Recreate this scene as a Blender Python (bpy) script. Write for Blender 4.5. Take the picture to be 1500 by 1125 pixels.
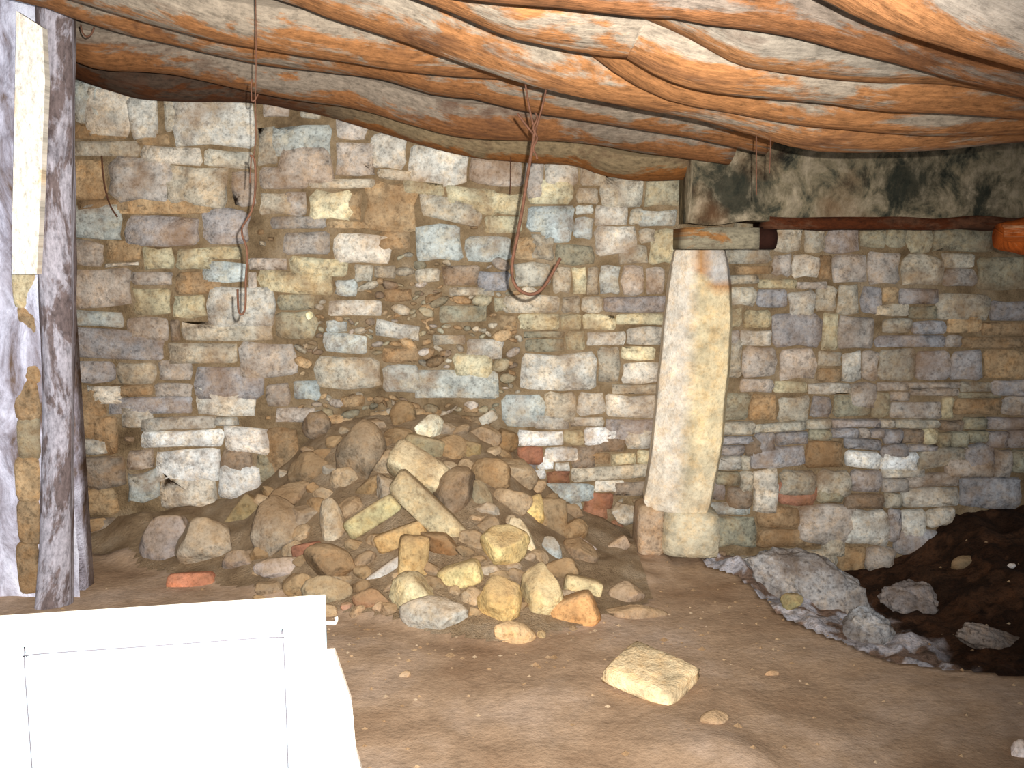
import bpy, bmesh, math, random
from mathutils import Vector, Matrix, noise as mn

# ------------------------------------------------------------------ camera, world, light, exposure
for o in list(bpy.data.objects): bpy.data.objects.remove(o)
SC = bpy.context.scene; COL = SC.collection
F = 1400.0; PITCH = math.radians(8.1); CAMZ = 1.5
cd = bpy.data.cameras.new('camera'); cam = bpy.data.objects.new('camera', cd); COL.objects.link(cam)
cam.location = (0, 0, CAMZ); cam.rotation_euler = (math.pi/2 - PITCH, 0, 0)
cd.sensor_fit = 'HORIZONTAL'; cd.sensor_width = 36; cd.lens = 36*F/1500; cd.clip_start = .02
SC.camera = cam
SC.view_settings.view_transform = 'Standard'; SC.view_settings.look = 'None'
SC.view_settings.gamma = 1; SC.view_settings.use_curve_mapping = False
SC.view_settings.exposure = -0.2
W = bpy.data.worlds.new('world'); SC.world = W; W.use_nodes = True
W.node_tree.nodes['Background'].inputs[0].default_value = (.80, .88, 1, 1)
W.node_tree.nodes['Background'].inputs[1].default_value = .5
# the camera's flash, just above and right of the lens
fl = bpy.data.lights.new('flash', 'SPOT'); fl.energy = 1120; fl.color = (1, .98, .96)
fl.spot_size = math.radians(90); fl.spot_blend = 1.0; fl.shadow_soft_size = .006
fo = bpy.data.objects.new('flash', fl); COL.objects.link(fo)
fo.location = (.035, 0, CAMZ+.045)
fo.rotation_euler = (math.pi/2 - math.radians(10), 0, math.radians(10.5))
# daylight fill added behind the camera to flatten the flash falloff
dl = bpy.data.lights.new('daylight_fill', 'AREA'); dl.energy = 170; dl.color = (.95, .97, 1)
dl.shape = 'RECTANGLE'; dl.size = 2.0; dl.size_y = 1.3
do = bpy.data.objects.new('daylight_fill', dl); COL.objects.link(do)
do.location = (-1.0, -4.2, 1.25); do.rotation_euler = (math.pi/2, 0, 0)

# ------------------------------------------------------------------ helpers
R = random.Random(7)
CP, SP = math.cos(PITCH), math.sin(PITCH)
CAM = Vector((0, 0, CAMZ))
def ray(u, v):
    x = (u-750)/F; y = (562.5-v)/F
    return Vector((x, CP + y*SP, -SP + y*CP))
def P(u, v, Y):
    d = ray(u, v); return CAM + d*(Y/d.y)
def PZ(u, v, Z):
    d = ray(u, v); return CAM + d*((Z-CAMZ)/d.z)
def lerp(a, b, t): return a+(b-a)*t
def interp(pts, x):
    if x <= pts[0][0]: return pts[0][1]
    for (a, b), (c, d) in zip(pts, pts[1:]):
        if x <= c: return b+(d-b)*(x-a)/(c-a)
    return pts[-1][1]
def srgb(c):
    return tuple((x/255/12.92 if x/255 <= .04045 else ((x/255+.055)/1.055)**2.4) for x in c)
def setcol(me, cols):
    a = me.color_attributes.new('Col', 'FLOAT_COLOR', 'POINT')
    if isinstance(cols, tuple): cols = [cols]*len(me.vertices)
    flat = []
    for c in cols: flat += [c[0], c[1], c[2], 1]
    a.data.foreach_set('color', flat)
def mk(name, verts, faces, mat, parent=None, col=(.5,.5,.5), smooth=True, origin=None, uvs=None):
    if origin is None:
        n = len(verts); origin = Vector((sum(v[0] for v in verts)/n, sum(v[1] for v in verts)/n, sum(v[2] for v in verts)/n))
    origin = Vector(origin)
    me = bpy.data.meshes.new(name)
    me.from_pydata([tuple(Vector(v)-origin) for v in verts], [], faces)
    bm = bmesh.new(); bm.from_mesh(me); bmesh.ops.recalc_face_normals(bm, faces=bm.faces[:]); bm.to_mesh(me); bm.free()
    me.materials.append(mat); setcol(me, col)
    if uvs:
        l = me.uv_layers.new(name='UVMap')
        for lp in me.loops: l.data[lp.index].uv = uvs[lp.vertex_index]
    if smooth: me.polygons.foreach_set('use_smooth', [True]*len(me.polygons))
    o = bpy.data.objects.new(name, me); COL.objects.link(o)
    if parent is not None:
        o.parent = parent; o.location = origin - parent.matrix_world.translation if parent.type == 'EMPTY' and False else origin - Vector(parent.location)
    else: o.location = origin
    return o
def empty(name, loc):
    o = bpy.data.objects.new(name, None); COL.objects.link(o); o.location = loc; o.empty_display_size = .05; return o
def tag(o, label=None, cat=None, group=None, kind=None):
    if label: o['label'] = label
    if cat: o['category'] = cat
    if group: o['group'] = group
    if kind: o['kind'] = kind
    return o
def box_vf(x0, y0, z0, x1, y1, z1):
    v = [Vector(p) for p in ((x0,y0,z0),(x1,y0,z0),(x1,y1,z0),(x0,y1,z0),(x0,y0,z1),(x1,y0,z1),(x1,y1,z1),(x0,y1,z1))]
    f = [(0,1,2,3),(4,7,6,5),(0,4,5,1),(1,5,6,2),(2,6,7,3),(3,7,4,0)]
    return v, f

# ------------------------------------------------------------------ materials
def newmat(name):
    m = bpy.data.materials.new(name); m.use_nodes = True
    nt = m.node_tree; N = nt.nodes; L = nt.links
    b = N['Principled BSDF']; b.inputs['Roughness'].default_value = .9
    b.inputs['Specular IOR Level'].default_value = .15
    return m, nt, N, L, b
def nz(N, L, vec, scale, detail=5, rough=.6, dist=0):
    n = N.new('ShaderNodeTexNoise'); n.inputs['Scale'].default_value = scale; n.inputs['Detail'].default_value = detail
    n.inputs['Roughness'].default_value = rough; n.inputs['Distortion'].default_value = dist
    if vec is not None: L.new(vec, n.inputs['Vector'])
    return n.outputs['Fac']
def ramp(N, L, fac, stops):
    r = N.new('ShaderNodeValToRGB'); e = r.color_ramp.elements
    while len(e) < len(stops): e.new(.5)
    for q, (p, c) in zip(e, stops):
        q.position = p; q.color = (c, c, c, 1) if not isinstance(c, tuple) else (*c, 1)
    L.new(fac, r.inputs[0]); return r.outputs[0]
def mix(N, L, a, b, fac, mode='MIX'):
    m = N.new('ShaderNodeMix'); m.data_type = 'RGBA'; m.blend_type = mode
    if isinstance(fac, (int, float)): m.inputs[0].default_value = fac
    else: L.new(fac, m.inputs[0])
    for i, s in ((6, a), (7, b)):
        if isinstance(s, tuple): m.inputs[i].default_value = (*s, 1)
        else: L.new(s, m.inputs[i])
    return m.outputs[2]
def mul(N, L, a, b):
    m = N.new('ShaderNodeMath'); m.operation = 'MULTIPLY'
    for i, s in ((0, a), (1, b)):
        if isinstance(s, (int, float)): m.inputs[i].default_value = s
        else: L.new(s, m.inputs[i])
    return m.outputs[0]
def bump(N, L, b, h, strength, dist):
    n = N.new('ShaderNodeBump'); n.inputs['Strength'].default_value = strength; n.inputs['Distance'].default_value = dist
    L.new(h, n.inputs['Height']); L.new(n.outputs[0], b.inputs['Normal'])
def pos(N): return N.new('ShaderNodeNewGeometry').outputs['Position']
def attr(N):
    a = N.new('ShaderNodeAttribute'); a.attribute_name = 'Col'; return a.outputs['Color']

MUD = srgb((140, 106, 70))
def stone_mat(name, dirt=.5, spot=.5, mud=MUD, dust=0):
    m, nt, N, L, b = newmat(name)
    p = pos(N); c = attr(N)
    n1 = nz(N, L, p, 9, 6, .65); n2 = nz(N, L, p, 38, 4, .7); n3 = nz(N, L, p, 4.2, 5, .6, .4); n4 = nz(N, L, p, 90, 3, .6)
    c = mix(N, L, c, ramp(N, L, n1, [(.34, .55), (.5, .97), (.66, 1.3)]), .8, 'MULTIPLY')
    c = mix(N, L, c, ramp(N, L, n2, [(.34, .42), (.47, .95), (.64, 1.2)]), spot, 'MULTIPLY')
    c = mix(N, L, c, ramp(N, L, n4, [(.34, .7), (.45, 1.0), (.66, 1.1)]), spot, 'MULTIPLY')
    n5 = nz(N, L, p, 16, 5, .7)
    c = mix(N, L, c, ramp(N, L, n5, [(.38, (1.08, .96, .82)), (.5, (1, 1, 1)), (.62, (.95, 1.0, 1.05))]), .8, 'MULTIPLY')
    if dust:
        sx = N.new('ShaderNodeSeparateXYZ'); L.new(N.new('ShaderNodeNewGeometry').outputs['Normal'], sx.inputs[0])
        c = mix(N, L, c, srgb((180, 150, 112)), mul(N, L, ramp(N, L, sx.outputs['Z'], [(.15, 0.0), (.75, 1.0)]), dust))
    c = mix(N, L, c, mud, mul(N, L, ramp(N, L, n3, [(.46, 0.0), (.66, 1.0)]), dirt))
    L.new(c, b.inputs['Base Color'])
    h = mix(N, L, n2, n4, .4); h = mix(N, L, h, n1, .4)
    bump(N, L, b, h, .9, .02)
    return m
M_STONE = stone_mat('wall_stone', .6, .75)
M_ROCK = stone_mat('rubble_stone', .42, .7, MUD, .55)
M_PILLAR = stone_mat('pillar_stone', .16, .4, srgb((196,160,112)))
M_BRICK = stone_mat('old_brick', .35, .5)
M_LIME = stone_mat('limy_rock', .8, 1.0, srgb((104, 86, 70)))

def earth_mat(name, c1, c2, c3, sc=3.0, st=.8):
    m, nt, N, L, b = newmat(name); p = pos(N)
    n1 = nz(N, L, p, sc, 7, .62, .3); n2 = nz(N, L, p, sc*7, 6, .7); n3 = nz(N, L, p, sc*26, 3, .7)
    c = ramp(N, L, n1, [(.3, c1), (.5, c2), (.7, c3)])
    c = mix(N, L, c, ramp(N, L, n2, [(.3, .72), (.5, 1.0), (.72, 1.22)]), .8, 'MULTIPLY')
    c = mix(N, L, c, ramp(N, L, n3, [(.2, .8), (.5, 1.0), (.78, 1.1), (.82, 1.7)]), .6, 'MULTIPLY')
    L.new(c, b.inputs['Base Color'])
    bump(N, L, b, mix(N, L, n2, n3, .5), st, .03)
    return m
M_FLOOR = earth_mat('trodden_earth', srgb((152, 122, 94)), srgb((174, 146, 118)), srgb((196, 172, 150)), 1.6, .35)
M_HEAP = earth_mat('rubble_earth', srgb((142, 116, 86)), srgb((172, 146, 114)), srgb((190, 168, 140)), 6, 1)
M_MORTAR = earth_mat('mud_mortar', srgb((104, 84, 60)), srgb((152, 129, 97)), srgb((174, 154, 126)), 5, 1)
M_BANK = stone_mat('bank_crust', .2, .9, srgb((70, 52, 38)))
M_SOIL = earth_mat('dark_soil', srgb((38, 22, 12)), srgb((62, 38, 22)), srgb((92, 66, 42)), 5, 1)

def wood_mat(name, grey, orange, dark, bias=.5, ustretch=1.0):
    m, nt, N, L, b = newmat(name)
    uv = N.new('ShaderNodeUVMap'); uv.uv_map = 'UVMap'
    def st(sx, sy):
        mp = N.new('ShaderNodeMapping'); mp.inputs['Scale'].default_value = (sx*ustretch, sy, 1)
        L.new(uv.outputs[0], mp.inputs[0]); return mp.outputs[0]
    a = attr(N)
    n1 = nz(N, L, st(3.2, 9), 1, 6, .68, .4); n2 = nz(N, L, st(4, 60), 1, 4, .6, .3); n3 = nz(N, L, st(26, 48), 1, 6, .75)
    n4 = nz(N, L, st(2.2, 5), 1.3, 6, .65, 1)
    bk = N.new('ShaderNodeAttribute'); bk.attribute_name = 'Bark'
    ad = N.new('ShaderNodeMath'); ad.operation = 'ADD'; L.new(n1, ad.inputs[0]); L.new(bk.outputs['Fac'], ad.inputs[1])
    c = mix(N, L, grey, orange, ramp(N, L, ad.outputs[0], [(bias-.035, 0.0), (bias+.035, 1.0)]))
    c = mix(N, L, c, a, 1.0, 'MULTIPLY')
    c = mix(N, L, c, ramp(N, L, n2, [(.3, .62), (.5, 1.0), (.75, 1.2)]), .5, 'MULTIPLY')
    c = mix(N, L, c, ramp(N, L, n3, [(.34, .45), (.5, 1.0), (.66, 1.4)]), .85, 'MULTIPLY')
    c = mix(N, L, c, dark, mul(N, L, ramp(N, L, n4, [(.54, 0.0), (.7, 1.0)]), .7))
    L.new(c, b.inputs['Base Color'])
    bump(N, L, b, mix(N, L, n2, n3, .5), .7, .012)
    return m
M_LOG = wood_mat('peeled_log', srgb((170, 158, 142)), srgb((176, 124, 80)), srgb((84, 56, 40)), .54)
M_DARKLOG = wood_mat('sooty_log', srgb((96, 76, 58)), srgb((84, 52, 28)), srgb((24, 14, 10)), .5)
M_POST = wood_mat('weathered_post', srgb((172, 166, 170)), srgb((112, 98, 94)), srgb((50, 42, 46)), .5)
M_SUNLIT = wood_mat('sunlit_strip', srgb((255, 246, 228)), srgb((250, 226, 190)), srgb((220, 180, 130)), .62)  # near-white colour stands in for sunlight on the strip
M_BOARDRAW = wood_mat('raw_board', srgb((240, 225, 205)), srgb((225, 195, 165)), srgb((190, 150, 110)), .6)
M_STUB = wood_mat('orange_stub', srgb((196, 150, 110)), srgb((176, 92, 36)), srgb((110, 50, 20)), .42)
# smoke-blackened beam
def beam_mat():
    m, nt, N, L, b = newmat('sooty_beam'); p = pos(N)
    mp = N.new('ShaderNodeMapping'); mp.inputs['Rotation'].default_value = (0, .9, 0); mp.inputs['Scale'].default_value = (1, 1, .75); L.new(p, mp.inputs[0])
    n1 = nz(N, L, mp.outputs[0], 8, 6, .7, .35); n2 = nz(N, L, p, 30, 5, .7); n3 = nz(N, L, p, 3.0, 3, .5)
    c = ramp(N, L, n1, [(.33, srgb((30, 31, 26))), (.41, srgb((84, 80, 64))), (.49, srgb((122, 110, 86))), (.68, srgb((168, 152, 126)))])
    for (uu, vv, rr) in ((1072, 285, .20), (1335, 265, .16), (1440, 290, .12)):     # soot stains
        vm = N.new('ShaderNodeVectorMath'); vm.operation = 'DISTANCE'; vm.inputs[1].default_value = P(uu, vv, 4.38); L.new(p, vm.inputs[0])
        ad = N.new('ShaderNodeMath'); ad.operation = 'MULTIPLY_ADD'; L.new(n1, ad.inputs[0]); ad.inputs[1].default_value = .55; L.new(vm.outputs['Value'], ad.inputs[2])
        c = mix(N, L, c, srgb((40, 42, 34)), mul(N, L, ramp(N, L, ad.outputs[0], [(rr+.16, 1.0), (rr+.30, 0.0)]), .85))
    c = mix(N, L, c, ramp(N, L, n2, [(.3, .6), (.55, 1.05), (.75, 1.3)]), .7, 'MULTIPLY')
    c = mix(N, L, c, srgb((120, 74, 40)), mul(N, L, ramp(N, L, n3, [(.55, 0.0), (.7, 1.0)]), .4))
    L.new(c, b.inputs['Base Color']); bump(N, L, b, mix(N, L, n1, n2, .5), .8, .02); return m
M_BEAM = beam_mat()
def plaster_mat():
    m, nt, N, L, b = newmat('limewash'); p = pos(N)
    mp = N.new('ShaderNodeMapping'); mp.inputs['Scale'].default_value = (1.6, 1, .55); L.new(p, mp.inputs[0])
    n1 = nz(N, L, mp.outputs[0], 5, 6, .65, .6); n2 = nz(N, L, p, 22, 5, .7)
    c = ramp(N, L, n1, [(.36, srgb((112, 92, 78))), (.46, srgb((165, 158, 168))), (.56, srgb((214, 212, 226))), (.7, srgb((236, 236, 246)))])
    c = mix(N, L, c, ramp(N, L, n2, [(.3, .6), (.5, 1.0), (.75, 1.15)]), .6, 'MULTIPLY')
    L.new(c, b.inputs['Base Color']); bump(N, L, b, mix(N, L, n1, n2, .5), .9, .03); return m
M_LIMEWASH = plaster_mat()
def plain(name, c, rough=.6, metal=0, nscale=40, amt=.3):
    m, nt, N, L, b = newmat(name); p = pos(N)
    n = nz(N, L, p, nscale, 5, .7)
    L.new(mix(N, L, c, ramp(N, L, n, [(.3, .5), (.5, 1.0), (.7, 1.35)]), amt, 'MULTIPLY'), b.inputs['Base Color'])
    b.inputs['Roughness'].default_value = rough; b.inputs['Metallic'].default_value = metal
    return m
M_RUST = plain('rusty_wire', srgb((92, 62, 46)), .8, .1, 60, .8)
M_WHITE = plain('white_enamel', srgb((172, 190, 196)), .45, 0, 6, .06)
M_CREAM = plain('cream_edge', srgb((226, 218, 200)), .6, 0, 20, .15)
M_GROOVE = plain('grey_groove', srgb((84, 80, 84)), .8, 0, 30, .4)  # plain dark grey for the inset border line
M_DARKWOOD = plain('charred_end', srgb((48, 26, 18)), .9, 0, 30, .8)

# ------------------------------------------------------------------ floor, mound, bank heights
YW = 4.8
wall_contact = [(100,790),(160,772),(200,752),(300,742),(380,715),(430,668),(480,625),(540,606),(620,604),(700,618),(745,650),(790,705),(850,752),(930,780),(1000,795),(1100,792),(1600,792)]
foot_line = [(100,800),(200,836),(300,862),(440,890),(560,915),(640,938),(740,950),(820,930),(920,908),(960,872),(1010,830),(1060,800),(1600,800)]
CW = [(P(u, v, YW).x, P(u, v, YW).z) for u, v in wall_contact]
FL = []
for u, v in foot_line:
    p = PZ(u, v, 0); FL.append((p.x, p.y))
def Hfloor(x, y):
    base = .012*mn.noise(Vector((x*2.1, y*2.1, 3))) + .006*mn.noise(Vector((x*7, y*7, 1)))
    # lumps in the foreground, right of centre
    for cx, cy, r, h in ((.52, 2.72, .16, .035), (.68, 2.62, .12, .03), (1.0, 2.75, .2, .02), (-.2, 2.5, .3, .012)):
        base += h*math.exp(-((x-cx)**2+(y-cy)**2)/r**2)
    hw = max(0, interp(CW, x)); yf = interp(FL, x/max(y, .5)*4.0) if False else None
    # foot as a function of x
    best = interp(sorted(FL), x)
    if y > best and hw > .01:
        t = min(1, (y-best)/max(.05, YW-best))
        s = t*t*(3-2*t)*.45 + t*.55
        rough = .03*mn.noise(Vector((x*6, y*6, 8)))*min(1, t*6)
        base += hw*s + rough
    return base
bank_top = [(1040,812),(1080,815),(1120,838),(1200,842),(1300,825),(1350,790),(1400,752),(1500,738),(1700,715)]
bank_foot = [(1040,830),(1085,842),(1150,900),(1250,945),(1300,966),(1400,978),(1500,988),(1700,995)]
BT = [(P(u, v, YW).x, P(u, v, YW).z) for u, v in bank_top]
BF = sorted([(PZ(u, v, 0).x, PZ(u, v, 0).y) for u, v in bank_foot])
XB0 = BF[0][0]
def in_trench(x, y): return x > XB0 and y > interp(BF, x)
def Hbank(x, y):
    yf = interp(BF, x); ht = interp(BT, x)
    t = max(0, min(1, (y-yf)/(YW-yf)))
    z0 = -.20
    z = lerp(z0, ht, t**.8) + min(1, t*6)*(.05*mn.noise(Vector((x*4, y*4, 2))) + .03*mn.noise(Vector((x*10, y*10, 5)))+.016*mn.noise(Vector((x*24, y*24, 5))))
    return z
def H(x, y): return Hbank(x, y) if in_trench(x, y) else Hfloor(x, y)
def hit(u, v):
    d = ray(u, v); t = 1.0
    while t < YW/d.y:
        p = CAM + d*t
        if p.z <= H(p.x, p.y): return p, t
        t += .01
    t = YW/d.y - .02
    return CAM + d*t, t
def grid_mesh(name, x0, x1, y0, y1, nx, ny, hf, mat, keep=None):
    vs = []; fs = []
    for j in range(ny+1):
        for i in range(nx+1):
            x = lerp(x0, x1, i/nx); y = lerp(y0, y1, j/ny); vs.append(Vector((x, y, hf(x, y))))
    for j in range(ny):
        for i in range(nx):
            a = j*(nx+1)+i; q = (a, a+1, a+nx+2, a+nx+1)
            if keep and not keep(vs[a]): continue
            fs.append(q)
    return mk(name, vs, fs, mat, origin=(0, 0, 0))
XL, XR = -2.7, 3.3
floor = grid_mesh('floor', XL, XR, -1.2, YW+.1, 240, 260, lambda x, y: Hfloor(x, y) if not in_trench(x, y) else -.32, M_FLOOR); tag(floor, kind='structure')
# earth-and-rubble slope skin, just over the floor where the heap stands
def keep_heap(p):
    yf = interp(sorted(FL), p.x)
    return p.y > yf+.02+.1*mn.noise(Vector((p.x*4, p.y*4, 0))) and p.x < P(935, 800, 4.4).x
heap = grid_mesh('rubble_slope', -2.2, .8, 3.3, YW-.005, 110, 60, lambda x, y: Hfloor(x, y)+.006+.02*max(0, mn.noise(Vector((x*14, y*14, 4)))), M_HEAP, keep_heap)
tag(heap, 'brown earth and grit slope spilling from the broken middle of the stone wall', 'earth heap', kind='stuff')
bank = grid_mesh('earth_bank', XB0, XR, 3.0, YW-.005, 170, 120, Hbank, M_BANK, lambda p: p.y > interp(BF, p.x)-.03)
xs = P(1310, 900, 3.9).x
cols = []
for v in bank.data.vertices:
    p = v.co; k = mn.noise(Vector((p.x*5, p.y*5, 9)))*.9 + .35*mn.noise(Vector((p.x*16, p.y*16, 9)))
    ex = max(0, min(1, (xs + .25*(YW-p.y) - .04 - p.x)/.10 + k*1.3))
    lime = srgb((196, 190, 192)) if k > -.05 else srgb((140, 116, 100)); soil = srgb((70, 46, 30)) if k > 0 else srgb((48, 30, 18))
    cols.append(tuple(lerp(soil[i], lime[i], ex) for i in range(3)))
bank.data.color_attributes.remove(bank.data.color_attributes['Col']); setcol(bank.data, cols)
tag(bank, 'rough bank of limy crust and dark brown soil below the wall right of the pillar', 'earth bank')

# ------------------------------------------------------------------ back wall with its stones
def wall_z(x, z): return YW + .004 + .004*mn.noise(Vector((x*3, 0, z*3))) + .005*mn.noise(Vector((x*11, 4, z*11)))
vs = []; fs = []; NX, NZ = 200, 90
for j in range(NZ+1):
    for i in range(NX+1):
        x = lerp(XL, XR, i/NX); z = lerp(-.5, 2.75, j/NZ); vs.append(Vector((x, wall_z(x, z), z)))
for j in range(NZ):
    for i in range(NX):
        a = j*(NX+1)+i; fs.append((a, a+1, a+NX+2, a+NX+1))
n0 = len(vs)
bv, bf = box_vf(XL, YW+.05, -.5, XR, YW+.5, 2.75); vs += bv; fs += [tuple(n0+k for k in q) for q in bf]
wall = mk('wall_back', vs, fs, M_MORTAR, origin=(0, YW, 0)); tag(wall, kind='structure')

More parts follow.
